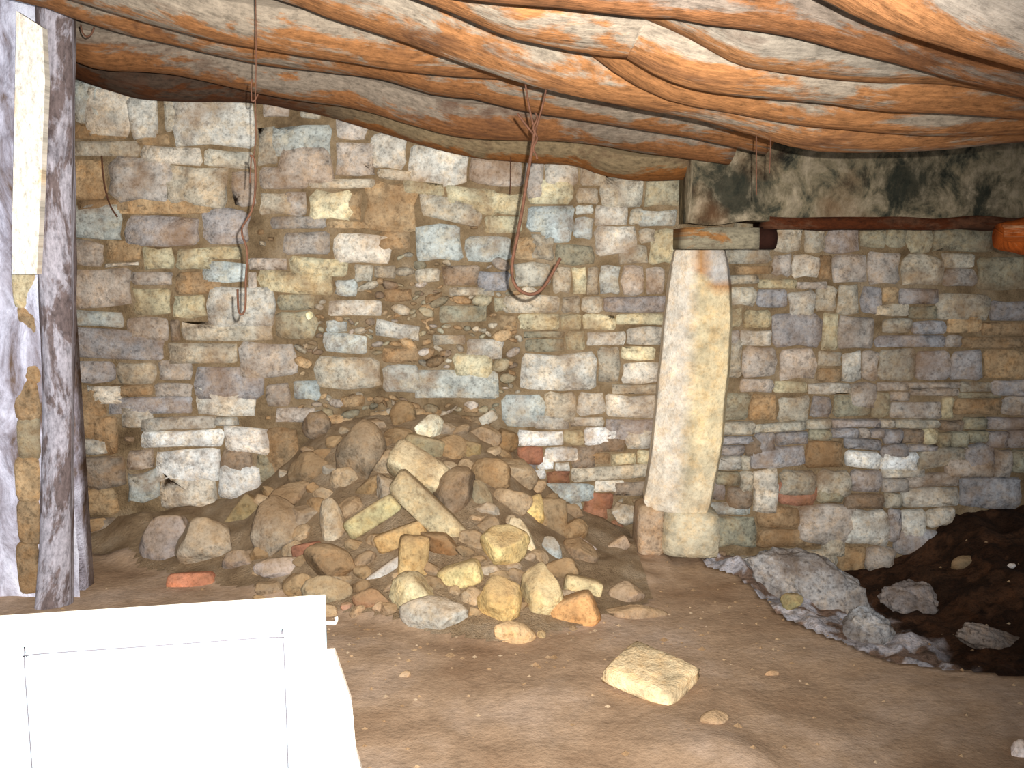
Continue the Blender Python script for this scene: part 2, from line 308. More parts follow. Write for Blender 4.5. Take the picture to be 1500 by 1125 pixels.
PAL = dict(g=(182,172,152), p=(180,168,154), y=(196,184,150), o=(174,146,110), w=(204,196,180), b=(188,192,184),
           d=(142,126,108), r=(160,112,88), v=(164,158,154), k=(158,150,126), W=(244,240,230), Y=(220,206,168), n=(158,132,100))
ST = """
112,122,143,178,b 124,136,186,188,w 184,142,232,196,w,-4 236,146,252,190,g 250,150,366,214,w 106,182,180,202,o 200,195,242,211,o
107,204,200,226,g 204,212,294,240,w,4 295,218,370,246,g,6 106,232,152,290,o 157,232,245,294,p 245,243,332,300,g 338,250,372,298,p
118,291,176,300,n 172,294,300,314,o 106,297,172,346,b 183,316,290,358,v 296,307,358,350,v 404,190,486,222,b 376,192,404,240,g
490,178,528,202,p 495,205,545,258,p 545,200,592,246,w 596,218,684,270,w,4 406,222,478,262,p 376,246,448,276,p 450,260,540,274,g
558,248,596,262,g,4 598,266,650,282,y,6 452,278,508,322,Y 508,278,528,320,o 532,264,610,340,o,6 376,284,424,314,g 424,282,448,314,p
402,318,475,331,p 480,325,560,334,o,4 562,338,600,358,n 616,290,700,320,g,22 652,277,740,298,y,16 606,330,676,374,b 682,350,742,374,b
420,338,482,372,p 486,342,564,384,w 688,234,768,272,p,4 770,238,796,282,p 798,240,848,268,w 850,250,885,264,g,4 700,276,722,292,y,4
700,292,728,310,y,8 729,290,760,311,y 714,318,757,340,y 780,268,842,298,y 780,300,842,330,b 800,328,838,355,b 784,352,812,378,g
844,278,874,298,g 845,300,870,314,b 841,317,870,342,b 885,262,945,302,g,2 946,262,988,302,k 871,302,922,328,w 923,306,942,328,g
942,310,984,330,b 872,332,936,368,w 937,334,952,354,g 952,342,988,386,y 915,360,950,386,g 758,345,784,380,o 762,384,800,412,g
838,392,860,428,y 861,392,877,428,g 878,396,908,429,b 912,390,946,430,p 947,390,966,430,p 818,395,837,426,g 814,360,870,388,k
108,354,148,384,p,4 150,356,202,384,o 152,385,190,390,w,-3 205,364,252,394,y 254,367,300,395,y 300,368,344,380,y 300,382,358,414,b
103,391,188,452,p 190,399,250,417,p 251,399,314,430,n 190,422,248,462,y,4 250,434,300,465,y 302,420,402,473,w 364,380,418,396,p
103,454,178,480,b,5 180,465,244,492,p 264,471,398,500,g 246,470,262,494,d 103,483,240,527,v,8 242,503,345,534,g 348,502,426,550,p
105,529,164,556,v 166,541,226,562,g 229,532,275,560,p 285,535,384,579,v 420,379,506,404,y,3 376,402,486,430,y,10 488,411,520,432,b
519,388,545,412,g 548,390,576,406,g 404,431,452,454,k 402,456,455,490,k 364,398,374,430,p 480,441,558,461,w 478,472,505,487,b
474,490,535,516,b,4 552,474,612,496,w,10 460,522,554,570,g,4 560,536,612,576,b 612,553,726,580,b 664,520,720,553,Y 683,500,735,524,w
610,395,645,412,g 646,390,700,418,d 660,420,722,433,g 645,450,712,471,k 560,512,612,530,n 636,493,680,504,g 560,425,600,440,n
700,400,745,425,v 725,436,745,455,k 745,437,822,458,g 823,438,850,457,g 852,438,884,458,g 885,436,972,458,v 760,463,820,484,y
821,463,850,484,y 857,462,902,482,Y 905,460,972,476,y 735,462,758,482,o 776,486,826,495,k 778,497,826,516,k 828,486,856,512,y
862,490,916,506,w 920,480,970,502,w 772,517,872,574,w 878,508,908,560,g 912,508,952,528,Y,3 914,531,966,562,w 906,565,962,574,g
736,577,797,624,b 799,578,845,618,g 846,577,886,612,w 888,582,958,612,w 790,617,828,630,w,3 842,613,880,624,w 890,618,958,650,v
766,633,825,655,W 826,632,856,650,y 857,628,896,655,W,-2 920,636,955,658,w 766,656,797,679,r 800,656,838,678,W 788,678,812,689,W
813,680,834,690,w 760,678,786,690,v 836,656,866,686,d 866,650,915,664,d,-4 866,668,895,682,n 896,667,932,679,Y,-3 934,661,954,673,y
836,684,952,704,g,-8 760,691,775,703,W 776,691,800,703,W 801,694,826,708,r 750,706,790,728,b 795,710,868,736,b 872,711,905,722,w
905,706,948,720,d,-2 828,740,852,752,b 828,754,850,762,w 836,764,855,778,g
865,724,895,745,r 855,745,882,765,r 858,766,895,792,r 896,772,906,794,r
133,567,168,586,w 165,566,220,581,n 224,562,276,579,p 158,584,270,606,v,-3 284,577,366,610,w,3 174,606,214,630,w 214,613,312,630,w,-5
314,612,338,622,w 213,632,322,657,W,-3 330,628,386,664,W,8 226,658,318,700,W,-4 322,661,371,692,d,3 372,666,396,700,k 236,699,314,736,w
316,688,382,730,W,8 192,694,230,728,b,-5 190,668,224,688,p,-4 115,668,178,714,d 120,646,148,667,w 142,612,170,660,n 118,722,162,752,o
112,578,150,640,n 118,762,162,784,d 385,572,425,594,p 428,562,460,580,b 410,600,450,618,p 340,734,378,748,n 386,640,430,700,n
1138,337,1178,366,g 1180,339,1212,366,g 1213,340,1262,368,v 1263,342,1300,362,k 1072,366,1132,388,g,-2 1088,389,1132,401,o
1135,374,1163,397,p 1164,378,1202,406,w 1204,380,1220,410,n 1221,376,1272,412,p 1274,366,1322,412,p 1070,403,1112,416,g 1113,410,1168,422,y
1170,414,1205,422,p 1070,419,1110,448,g 1111,424,1156,450,v 1157,426,1196,458,w 1197,420,1227,456,g 1229,422,1262,460,g 1263,424,1294,460,v
1072,453,1090,480,y 1093,453,1130,481,y 1134,458,1206,508,v 1208,466,1228,508,y 1229,464,1284,508,p 1072,484,1084,508,p 1086,486,1128,506,w
1302,340,1330,365,k 1332,338,1370,371,k 1372,340,1450,368,k 1324,374,1382,412,g 1385,374,1420,392,g 1395,393,1432,412,p 1436,374,1500,420,k
1298,424,1318,442,o 1320,430,1372,446,v 1290,446,1333,463,g 1336,448,1376,468,k 1378,436,1450,470,g 1455,450,1500,468,v 1304,466,1338,489,g
1340,470,1388,489,v 1392,470,1442,489,o 1444,472,1500,490,n 1286,492,1386,507,v 1390,492,1410,503,p 1412,496,1500,511,n
1066,502,1088,550,g 1090,508,1140,552,p 1143,512,1198,556,p 1200,520,1234,537,g 1200,539,1234,556,n 1236,522,1264,560,w 1266,520,1288,558,p
1290,512,1344,559,g 1346,512,1393,558,v 1395,514,1442,558,v 1445,514,1500,552,o 1094,560,1134,574,p 1136,562,1182,576,y 1188,564,1246,578,w
1250,560,1286,592,p 1288,564,1330,573,p 1335,561,1408,568,p 1338,570,1402,580,p 1308,575,1334,588,p 1410,560,1454,574,g 1456,560,1500,580,v
1412,576,1470,583,k 1060,579,1099,612,k 1101,578,1139,616,o 1142,580,1188,618,g 1190,583,1220,612,v 1223,582,1278,612,k 1280,584,1304,613,k
1306,592,1382,614,p 1384,583,1398,612,y 1400,585,1468,608,n 1471,582,1500,604,p 1062,620,1102,638,g 1116,622,1180,632,g,-6 1182,618,1218,628,g,-2
1221,615,1290,626,v 1291,616,1312,627,w 1313,616,1376,627,g 1378,617,1412,632,d 1413,616,1446,630,k 1449,614,1500,630,v 1064,640,1094,652,v
1112,638,1136,658,v 1138,634,1184,652,v,-3 1186,630,1216,646,k 1222,629,1258,642,v 1260,628,1275,642,p 1277,629,1296,642,v 1298,630,1322,650,v
1324,632,1352,650,d 1356,635,1374,652,y 1376,634,1394,654,k 1396,633,1418,652,k 1422,632,1448,648,k 1450,632,1476,652,v 1478,632,1500,656,v
1240,644,1290,660,v,4 1293,654,1332,664,v 1334,653,1372,662,v 1062,653,1091,668,v 1060,670,1086,690,w 1088,674,1098,690,g 1092,645,1112,663,d
1104,656,1180,685,v,-6 1182,647,1238,688,n 1242,661,1292,687,W,3 1296,663,1345,689,W,3 1348,660,1414,684,g,-6 1416,651,1457,688,v 1460,662,1482,692,p
1484,662,1500,684,k 1058,692,1084,712,k 1086,692,1098,714,g 1108,691,1142,719,w 1144,690,1196,718,g 1198,692,1247,724,g 1250,688,1292,722,v
1298,689,1346,700,w 1298,702,1326,722,p 1338,696,1398,714,p,-3 1396,682,1452,699,p 1032,710,1064,734,v 1066,713,1100,738,d 1114,718,1140,744,w
1142,717,1196,742,r 1202,722,1232,738,k 1244,724,1296,746,d 1326,718,1402,744,w,-2 1414,702,1488,736,v,3 1298,724,1322,746,g 1036,738,1090,756,b
1112,744,1172,774,n 1174,741,1246,790,p 1052,758,1106,794,k 1120,778,1206,804,n,2 1208,790,1234,808,g 1242,747,1302,796,w 1304,750,1320,786,v
1322,746,1358,786,w 1360,746,1392,764,w,-3 1146,807,1226,829,g 1228,806,1262,836,o 1275,808,1306,830,p 1320,786,1372,808,v
""".split()
stones = []
for s in ST:
    q = s.split(','); x0, y0, x1, y1 = map(float, q[:4]); c = q[4]; sl = float(q[5]) if len(q) > 5 else 0
    stones.append((x0, y0, x1, y1, c, sl))
def jitcol(c, a=.09):
    base = PAL[c] if isinstance(c, str) else c
    k = 1 + R.uniform(-a, a); w = R.uniform(-.04, .04)
    r, g, b = srgb([max(0, min(255, x*k)) for x in base])
    return (r*(1+w), g, b*(1-w))
def stone_geo(x0, y0, x1, y1, sl, depth, pad=0.0, N=12):
    """rounded irregular block face; pixel rectangle turned into metres on the wall plane"""
    A = P(x0, y0, YW-.03); B = P(x1, y1, YW-.03)
    cx, cz = (A.x+B.x)/2, (A.z+B.z)/2; hw, hh = abs(B.x-A.x)/2*(1-pad), abs(A.z-B.z)/2*(1-pad)
    k = (B.x-A.x)/(x1-x0); sh = -sl*k/2
    mr = min(hw, hh); c = mr*R.uniform(.12, .34)
    pts = [(-hw+c, hh), (0, hh*R.uniform(.96, 1.06)), (hw-c, hh), (hw, hh-c), (hw*R.uniform(.97, 1.05), 0), (hw, -hh+c),
           (hw-c, -hh), (0, -hh*R.uniform(.96, 1.06)), (-hw+c, -hh), (-hw, -hh+c), (-hw*R.uniform(.97, 1.05), 0), (-hw, hh-c)]
    j = mr*.15
    pts = [(x+R.uniform(-j, j), z+R.uniform(-j, j)) for x, z in pts]
    tx, tz = R.uniform(-.07, .07), R.uniform(-.09, .06)
    V = []
    def add(x, z, y): V.append(Vector((cx+x, YW - y, cz+z+sh*(x/hw if hw else 0)*1.0)))
    for x, z in pts: add(x, z, -.03)
    e = min(.012, mr*.18)
    for x, z in pts: add(x*(1-e/hw), z*(1-e/hh), depth*.72 + tx*x*.5+tz*z*.5 + R.uniform(-.003, .003))
    inn = []
    for x, z in pts:
        q = max(.35, 1-3.2*e/mr); d = depth + tx*x*.8 + tz*z*.8 + R.uniform(-.006, .006); add(x*q, z*q, d)
    add(0, 0, depth + R.uniform(0, .01))
    Fc = []
    for r in range(2):
        for i in range(12):
            a = r*12+i; b = r*12+(i+1) % 12; Fc.append((a, b, b+12, a+12))
    for i in range(12): Fc.append((24+i, 24+(i+1) % 12, 36))
    return V, Fc, (cx, cz)
def grow(st):
    st = [list(q) for q in st]; add = [[0, 0, 0, 0] for _ in st]
    for it in range(14):
        for i, a in enumerate(st):
            core = 455 < (a[0]+a[2])/2 < 745 and 372 < (a[1]+a[3])/2 < 560
            cap = 2 if core else 8
            for k in range(4):
                if add[i][k] >= cap: continue
                b = a[:4]; b[k] += -.8 if k < 2 else .8
                if b[0] < 72 or (b[1] > 815 and k == 3) or (a[0] < 900 and a[0] > 400 and b[1] > 560 and k == 3 and it > 3): continue
                ok = True
                for j, c in enumerate(st):
                    if j != i and b[0] < c[2]+1.0 and b[2] > c[0]-1.0 and b[1] < c[3]+.8 and b[3] > c[1]-.8:
                        # ignore neighbours already overlapping before the step
                        if not (a[0] < c[2]+1.0 and a[2] > c[0]-1.0 and a[1] < c[3]+.8 and a[3] > c[1]-.8): ok = False; break
                if ok: a[:4] = b; add[i][k] += .8
    return [tuple(q) for q in st]
stones = grow(stones)
area = lambda s: (s[2]-s[0])*(s[3]-s[1])
order = sorted(range(len(stones)), key=lambda i: -area(stones[i]))
single = set(order[:298])
rest_v, rest_f, rest_c = [], [], []
GW, GH = 250, 150
occ = set()
for i, (x0, y0, x1, y1, c, sl) in enumerate(stones):
    low = y0 > 600 and (x1 < 400 or x0 > 1030)
    dep = R.uniform(.012, .024) + (.022 if low else 0)
    if c in 'no': dep *= .7
    V, Fc, _ = stone_geo(x0-.8, y0-.6, x1+.8, y1+.6, sl, dep)
    col = jitcol(c)
    if i in single:
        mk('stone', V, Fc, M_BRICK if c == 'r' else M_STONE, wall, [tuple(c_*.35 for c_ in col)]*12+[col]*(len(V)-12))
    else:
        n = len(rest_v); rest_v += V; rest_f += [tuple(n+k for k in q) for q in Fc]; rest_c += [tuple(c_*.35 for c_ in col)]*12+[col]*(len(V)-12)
    for gx in range(int((x0-3)//6), int((x1+3)//6)+1):
        for gy in range(int((y0-3)//6), int((y1+3)//6)+1): occ.add((gx, gy))
# small pinning stones and rubble core in the gaps, up to the ceiling and beyond both sides of the view
def free(x0, y0, x1, y1):
    for gx in range(int(x0//6), int(x1//6)+1):
        for gy in range(int(y0//6), int(y1//6)+1):
            if (gx, gy) in occ: return False
    return True
for rnd, (wmin, wmax, hmin, hmax, tries) in enumerate(((34, 70, 18, 30, 9000), (18, 36, 10, 18, 12000), (7, 16, 5, 10, 30000))):
    for _ in range(tries):
        x = R.uniform(-90, 1680) if R.random() < .3 else R.uniform(100, 1500); y = R.uniform(60, 830); w = R.uniform(wmin, wmax); h = R.uniform(hmin, hmax)
        inside = 100 < x < 1500 and 130 < y < 830
        
        if not free(x, y, x+w, y+h): continue
        core = 430 < x < 770 and 370 < y < 620
        c = R.choice('nndd') if (y > 550 and x < 215) or (y > 700 and x < 420) else R.choice('nonnogk' if core else ('ngopgd' if x < 1000 else 'gvpdkg'))
        if core and R.random() < .45: 
            pass
        V, Fc, _ = stone_geo(x, y, x+w, y+h, R.uniform(-3, 3)*(3 if core else 1), R.uniform(.014, .03))
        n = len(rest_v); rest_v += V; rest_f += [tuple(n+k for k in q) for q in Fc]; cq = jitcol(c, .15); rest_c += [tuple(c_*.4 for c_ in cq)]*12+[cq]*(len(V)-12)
        for gx in range(int((x-1)//6), int((x+w+1)//6)+1):
            for gy in range(int((y-1)//6), int((y+h+1)//6)+1): occ.add((gx, gy))
# ------------------------------------------------------------------ rocks
def boulder(seed, planes=9, sub=3):
    rr = random.Random(seed)
    bm = bmesh.new(); bmesh.ops.create_icosphere(bm, subdivisions=sub, radius=1)
    pl = []
    for _ in range(planes):
        n = Vector((rr.gauss(0, 1), rr.gauss(0, 1), rr.gauss(0, 1))).normalized(); pl.append((n, rr.uniform(.62, .88)))
    off = Vector((seed*1.7, seed*.3, 0))
    for v in bm.verts:
        p = v.co.copy()
        for n, d in pl:
            k = p.dot(n)-d
            if k > 0: p -= n*k*.92
        p *= 1 + .07*mn.noise(p*1.8+off) + .04*mn.noise(p*4+off) + .02*mn.noise(p*10+off)
        v.co = p
    vs = [v.co.copy() for v in bm.verts]; fs = [tuple(v.index for v in f.verts) for f in bm.faces]; bm.free()
    m = [max(abs(v[k]) for v in vs) for k in range(3)]
    return [Vector((v.x/m[0], v.y/m[1], v.z/m[2])) for v in vs], fs
def block(seed, aspect=(1, 1, 1), rnd=7.0):
    rr = random.Random(seed)
    bm = bmesh.new(); bmesh.ops.create_cube(bm, size=2); bmesh.ops.subdivide_edges(bm, edges=bm.edges[:], cuts=5, use_grid_fill=True)
    bm.verts.index_update()
    cj = {}
    for sx in (-1, 1):
        for sy in (-1, 1):
            for sz in (-1, 1): cj[(sx, sy, sz)] = Vector([rr.uniform(-.1, .1) for _ in range(3)])
    off = Vector((seed*2.3, seed, 0)); vs = []
    for v in bm.verts:
        p = v.co.copy()
        L = (abs(p.x)**rnd+abs(p.y)**rnd+abs(p.z)**rnd)**(1/rnd); q = p/max(L, 1)
        d = Vector((0, 0, 0))
        for k, j in cj.items():
            w = (1+k[0]*p.x)/2*(1+k[1]*p.y)/2*(1+k[2]*p.z)/2; d += j*w
        q += d; q *= 1+.025*mn.noise(q*3+off); q += Vector((mn.noise(q*5+off), mn.noise(q*5-off), mn.noise(q*5+off*2)))*.022
        vs.append(q)
    fs = [tuple(x.index for x in f.verts) for f in bm.faces]; bm.free()
    return vs, fs
# broken core of the wall: angular lumps set in the mud where the facing has fallen
placed = []
for _ in range(6000):
    u = R.uniform(425, 775); v = R.uniform(372, 606); w = R.uniform(9, 38)
    if any(x0-w*.25 < u < x1+w*.25 and y0-w*.15 < v < y1+w*.15 for x0, y0, x1, y1, c, sl in stones): continue
    if any(math.hypot(u-a, v-b) < (w+r)*.34 for a, b, r in placed): continue
    placed.append((u, v, w))
    q = P(u, v, YW); k = w/2*YW/F; fv, ff = boulder(len(placed)+300, 10, 2); an = R.uniform(-.6, .6)
    n = len(rest_v); hx = k; hz = k*R.uniform(.4, .75); dy = min(.03, k*.7)
    rest_v += [Vector((q.x + p.x*hx*math.cos(an) - p.z*hz*math.sin(an), YW - .002 + p.y*dy, q.z + p.x*hx*math.sin(an) + p.z*hz*math.cos(an))) for p in fv]
    rest_f += [tuple(n+i for i in t) for t in ff]; rest_c += [jitcol(R.choice('nnodkgkgp'), .14)]*len(fv)
    if len(placed) > 200: break
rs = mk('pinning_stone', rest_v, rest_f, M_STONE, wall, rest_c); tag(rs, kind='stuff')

def rough(seed):
    vs, fs = boulder(seed, 7, 5); off = Vector((seed, 3, 7)); out = []
    for p in vs:
        n = p.normalized(); k = 0
        for a, f in ((.13, 2.2), (.09, 5), (.05, 11), (.03, 22)): k += a*mn.noise(p*f+off)
        out.append(p + n*k)
    return out, fs
def place(name, u, v, w, h, ang, kind, colr, label, cat='stone', group=None, lift=.3, yaw=None, pit=0, seed=None, dk=None, mat=None, Y=None):
    """w,h: apparent size in photo pixels across the long and short axes; ang: lean in degrees, clockwise"""
    seed = seed if seed is not None else int(u*7+v*13) % 997
    rr = random.Random(seed)
    p, t = hit(u, v)
    if Y: p = P(u, v, Y); t = (p-CAM).length/ray(u, v).length
    s = t/F; hw, hh = w*s/2, h*s/2
    dd = (dk if dk else rr.uniform(.7, .95))*min(hw, hh) if dk is None or dk < 5 else dk
    d = ray(u, v).normalized()
    if not Y: p = p - d*dd*lift
    vs, fs = (rough(seed) if mat is M_LIME else boulder(seed, 9, 4) if kind == 'b' else boulder(seed, 13, 4) if kind == 'a' else block(seed))
    yw = yaw if yaw is not None else rr.uniform(-18, 18)
    M = Matrix.Rotation(-PITCH*1.2, 4, 'X') @ Matrix.Rotation(math.radians(ang), 4, 'Y') @ Matrix.Rotation(math.radians(yw), 4, 'Z') @ Matrix.Rotation(math.radians(pit), 4, 'X')
    V = [M @ Vector((q.x*hw, q.y*dd, q.z*hh)) + p for q in vs]
    o = mk(name, V, fs, mat or (M_BRICK if colr == 'r' else M_ROCK), None, jitcol(colr, .04), smooth=True, origin=p)
    if kind == 'k' or kind == 'b':
        pass
    tag(o, label, cat, group); return o
CR = (214,190,142); CB = (226,208,168); TN = (190,160,112); GR = (170,156,136); GP = (172,158,146); DB = (156,134,108)
RK = [
 (613,687,88,44,32,'k',CB,'pale squared stone with tan top lying tilted on the crest of the rubble heap',dict(pit=-28,dk=1.1,lift=1.5)),
 (637,756,158,40,43,'k',(206,186,146),'long pale block slanting down the middle of the rubble heap like a short beam',dict(lift=1.0,yaw=0)),
 (544,757,84,30,-32,'k',(216,202,150),'short cream block leaning up to the left of the long slanting block',dict(lift=.9,yaw=5)),
 (588,786,76,28,-20,'k',TN,'tan flat stone wedged under the long slanting block',dict(lift=.5)),
 (604,822,42,74,4,'k',(200,172,122),'upright tan brick-shaped block standing in the rubble above the round cream boulder',dict(lift=.7,yaw=12)),
 (562,838,62,16,-36,'k',(186,180,170),'thin grey flake with a white tip leaning left of the upright tan block',dict(lift=.6)),
 (676,843,64,36,-18,'k',(216,194,138),'yellowish squared stone resting left of the large upright tan stone',dict(lift=.8)),
 (605,868,72,62,5,'b',(218,202,158),'round cream boulder at the foot of the upright tan block',dict(lift=.6)),
 (640,903,112,60,6,'a',(188,180,164),'broad grey-white speckled boulder at the front foot of the heap',dict(lift=.4)),
 (741,803,76,68,10,'b',(230,206,146),'large round bright cream boulder near the middle right of the heap',dict(lift=.9,dk=1.0)),
 (768,789,34,74,-28,'b',(218,204,170),'smooth whitish curved stone tucked behind the large round cream boulder',dict(lift=.8)),
 (779,748,42,52,12,'a',(214,186,124),'yellow wedge-shaped stone above the curved whitish stone',dict(lift=.6)),
 (808,765,46,70,0,'k',(150,128,98),'dull brown upright stone between the yellow wedge stone and the wall',dict(lift=.3)),
 (808,805,26,52,-22,'b',(178,182,176),'bluish-white narrow stone right of the curved whitish stone',dict(lift=.7)),
 (732,880,66,86,6,'a',(212,178,118),'tall tan angular stone standing in front of the large round cream boulder',dict(lift=.7)),
 (793,874,64,98,-6,'a',(220,200,152),'tall cream boulder with a pale scar right of the tall tan angular stone',dict(lift=.9)),
 (752,930,68,40,14,'b',(204,170,126),'low pinkish-tan stone lying foremost of the heap',dict(lift=.6)),
 (878-24,862,54,32,12,'k',(222,200,152),'small cream squared stone resting on the orange-tan stone at right of heap',dict(lift=.8)),
 (843,898,62,50,-22,'k',(204,156,104),'orange-tan block with a white lower edge at the right foot of the heap',dict(lift=.6)),
 (918,871,58,40,-6,'b',(164,142,120),'dull pinkish-brown stone rightmost on top of the heap foot',dict(lift=.6)),
 (925,902,108,34,4,'b',(160,136,110),'low earthy flat stone rightmost at the heap foot',dict(lift=.2)),
 (628,628,48,42,-8,'a',(240,234,206),'white triangular stone near the top of the heap',dict(lift=.9)),
 (622,652,62,26,12,'k',(158,148,118),'greenish-grey flat stone directly below the white triangular stone',dict(lift=.4)),
 (528,668,76,110,6,'b',(148,132,110),'very large dusty grey-brown boulder on the left shoulder of the heap',dict(lift=.5)),
 (487,772,40,86,-14,'a',(184,170,146),'pale narrow stone standing left of the short cream leaning block',dict(lift=.7)),
 (403,775,76,98,-10,'a',(156,144,126),'large grey faceted stone right of the paired grey stones at left',dict(lift=.8)),
 (300,793,98,76,-16,'a',(172,156,134),'large flat-faced grey-pink stone, front one of the pair at left',dict(lift=.9)),
 (247,788,82,84,-8,'a',(152,140,132),'large grey stone, rear one of the pair at left',dict(lift=.6)),
 (281,852,72,28,-3,'k',(200,134,104),'pink and grey broken brick lying below the paired grey stones',dict(lift=.8,mat='br')),
 (350,822,54,38,-22,'a',(150,132,116),'small brownish stone between the paired grey stones and the large faceted stone',dict(lift=.5)),
 (409,833,76,34,-6,'a',(190,174,162),'pale pinkish-white flat stone under the large grey faceted stone',dict(lift=.6)),
 (450,806,42,22,-10,'k','r','orange brick fragment beside the brown rounded stone',dict(lift=.6)),
 (482,823,80,52,18,'b',(152,124,92),'brown rounded stone resting on the grey-tan stone near the white panel',dict(lift=.9)),
 (479,865,76,46,-3,'b',(166,148,118),'grey-tan rounded stone nearest the top corner of the white panel',dict(lift=.8)),
 (354,756,30,62,35,'k',(150,134,98),'olive-brown slab leaning above the large grey faceted stone',dict(lift=.5)),
 (704,728,32,56,-24,'a',(154,144,118),'dull grey-green stone leaning right of the long slanting block',dict(lift=.5)),
 (668,725,66,90,20,'b',(142,120,96),'big dusty brown stone behind the long slanting block',dict(lift=.1)),
 (741,644,38,38,0,'b',(140,112,78),'brown rounded stone lodged beside the dark hole in the wall foot',dict(lift=.5)),
 (716,612,26,16,-30,'k',(214,208,190),'small white chip above the dark hole in the wall foot',dict(lift=.6)),
 (690,660,44,34,30,'b',(150,132,96),'olive-grey stone right of the tilted squared stone on the crest',dict(lift=.4)),
 (462,622,48,44,10,'b',(150,130,108),'dusty rounded stone on the far left top of the heap',dict(lift=.4)),
 (455,690,70,60,-15,'a',(136,116,90),'brown flat-faced stone left below the very large dusty boulder',dict(lift=.2)),
 (590,612,40,52,5,'b',(146,122,90),'tan dusty stone left of the white triangular stone',dict(lift=.4)),
 (545,712,60,34,-24,'a',(150,126,92),'tan earthy slab just above the short cream leaning block',dict(lift=.3)),
 (650,800,80,36,30,'b',(130,98,66),'rust-brown stone half under the long slanting block',dict(lift=.1)),
 (845,812,66,50,10,'b',(138,116,92),'dusty brown stone between the heap and the red bricks at the wall foot',dict(lift=.3)),
 (918,752,58,36,20,'a',(196,190,174),'grey and white stone lying against the red bricks left of the pillar',dict(lift=.6)),
 (858,800,34,14,35,'k',(206,188,178),'small pale pink chip below the red bricks left of the pillar',dict(lift=.6)),
 (906,800,34,20,-30,'k',(188,164,140),'small pale jagged stone below the grey and white stone by the pillar',dict(lift=.6)),
 (545,880,60,36,10,'b',(142,110,84),'brown clod between the grey-tan stone and the round cream boulder',dict(lift=.2)),
 (508,889,20,16,0,'b',(170,130,108),'small pinkish pebble just right of the white panel corner',dict(lift=.6)),
 (556,890,26,20,0,'b',(176,150,122),'small tan pebble left of the broad speckled boulder',dict(lift=.6)),
 (793,930,14,14,0,'b',(206,178,130),'tiny cream pebble right of the foremost pinkish-tan stone',dict(lift=.7)),
 (138,768,44,20,-8,'b',(150,122,90),'lone tan stone on the floor beside the left post',dict(lift=.6)),
 (955,990,104,34,10,'k',(226,202,160),'flat cream slab lying alone on the earth floor at right',dict(dk=0)),
 (594,989,20,13,-15,'b',(206,178,146),'small pale pebble alone on the floor in front of the heap',dict(lift=.9)),
 (1192,872,210,120,22,'a',(176,170,164),'big whitish crusted rock below the wall right of the pillar',dict(lift=.12,mat='li')),
 (1272,930,80,76,24,'b',(174,170,166),'whitish lower lump at the front tip of the crusted rock',dict(lift=.3,mat='li')),
 (1342,885,104,78,16,'a',(150,140,134),'grey crusted rock across the dark gap from the big whitish rock',dict(lift=.35,mat='li')),
 (1456,940,130,40,20,'b',(142,128,116),'low pale ridge of rock at the right edge on dark soil',dict(lift=.3,mat='li')),
 (1160,881,34,26,0,'b',(190,176,128),'yellowish round pebble stuck in the big whitish crusted rock',dict(lift=.9,Y=-1)),
 (1118,840,44,40,30,'a',(150,132,124),'small reddish-grey stone at the left end of the crusted rock',dict(lift=.4,mat='li')),
 (1413,824,44,22,-12,'b',(120,104,80),'dull olive stone half buried in the dark soil bank',dict(lift=.5)),
 (1482,829,13,9,0,'b',(226,216,206),'tiny white pebble on the dark soil bank',dict(lift=.9)),
 (1492,1102,26,44,0,'b',(232,220,214),'whitish stone cut by the lower right corner of the photo',dict(lift=.6)),
 (1130,988,26,12,0,'b',(182,150,120),'small tan pebble right of the flat cream slab',dict(lift=.5)),
 (1045,1056,50,30,-10,'b',(178,148,116),'tan earthy lump in the right foreground',dict(lift=.3)),
]
for (u, v, w, h, a, k, c, lab, kw) in RK:
    kw = dict(kw)
    m = kw.pop('mat', None); kw['mat'] = {'br': M_BRICK, 'li': M_LIME, None: None}[m]
    if kw.get('dk') == 0:      # the flat slab on the floor
        p = PZ(953, 990, .04); vs, fs = block(41, rnd=12)
        Mz = Matrix.Rotation(math.radians(9), 4, 'X') @ Matrix.Rotation(math.radians(-38), 4, 'Z')
        V = [Mz @ Vector((q.x*.135, q.y*.115, q.z*.027)) + Vector((p.x, p.y+.01, .045)) for q in vs]
        o = mk('stone_slab', V, fs, M_PILLAR, None, jitcol(c, 0)); tag(o, lab, 'stone'); continue
    if kw.get('Y') == -1:
        kw['Y'] = hit(u, v)[0].y - .12
    nm = 'brick_fragment' if 'brick ' in lab+' ' and ('fragment' in lab or 'broken' in lab) else ('pebble' if 'pebble' in lab or 'chip' in lab else 'loose_stone')
    if 'crusted' in lab and 'pebble' not in lab: nm = 'rock_outcrop'
    place(nm, u, v, w, h, a, k, c, lab, 'pebble' if nm == 'pebble' else 'brick' if nm == 'brick_fragment' else 'rock' if nm == 'rock_outcrop' else 'stone', **kw)
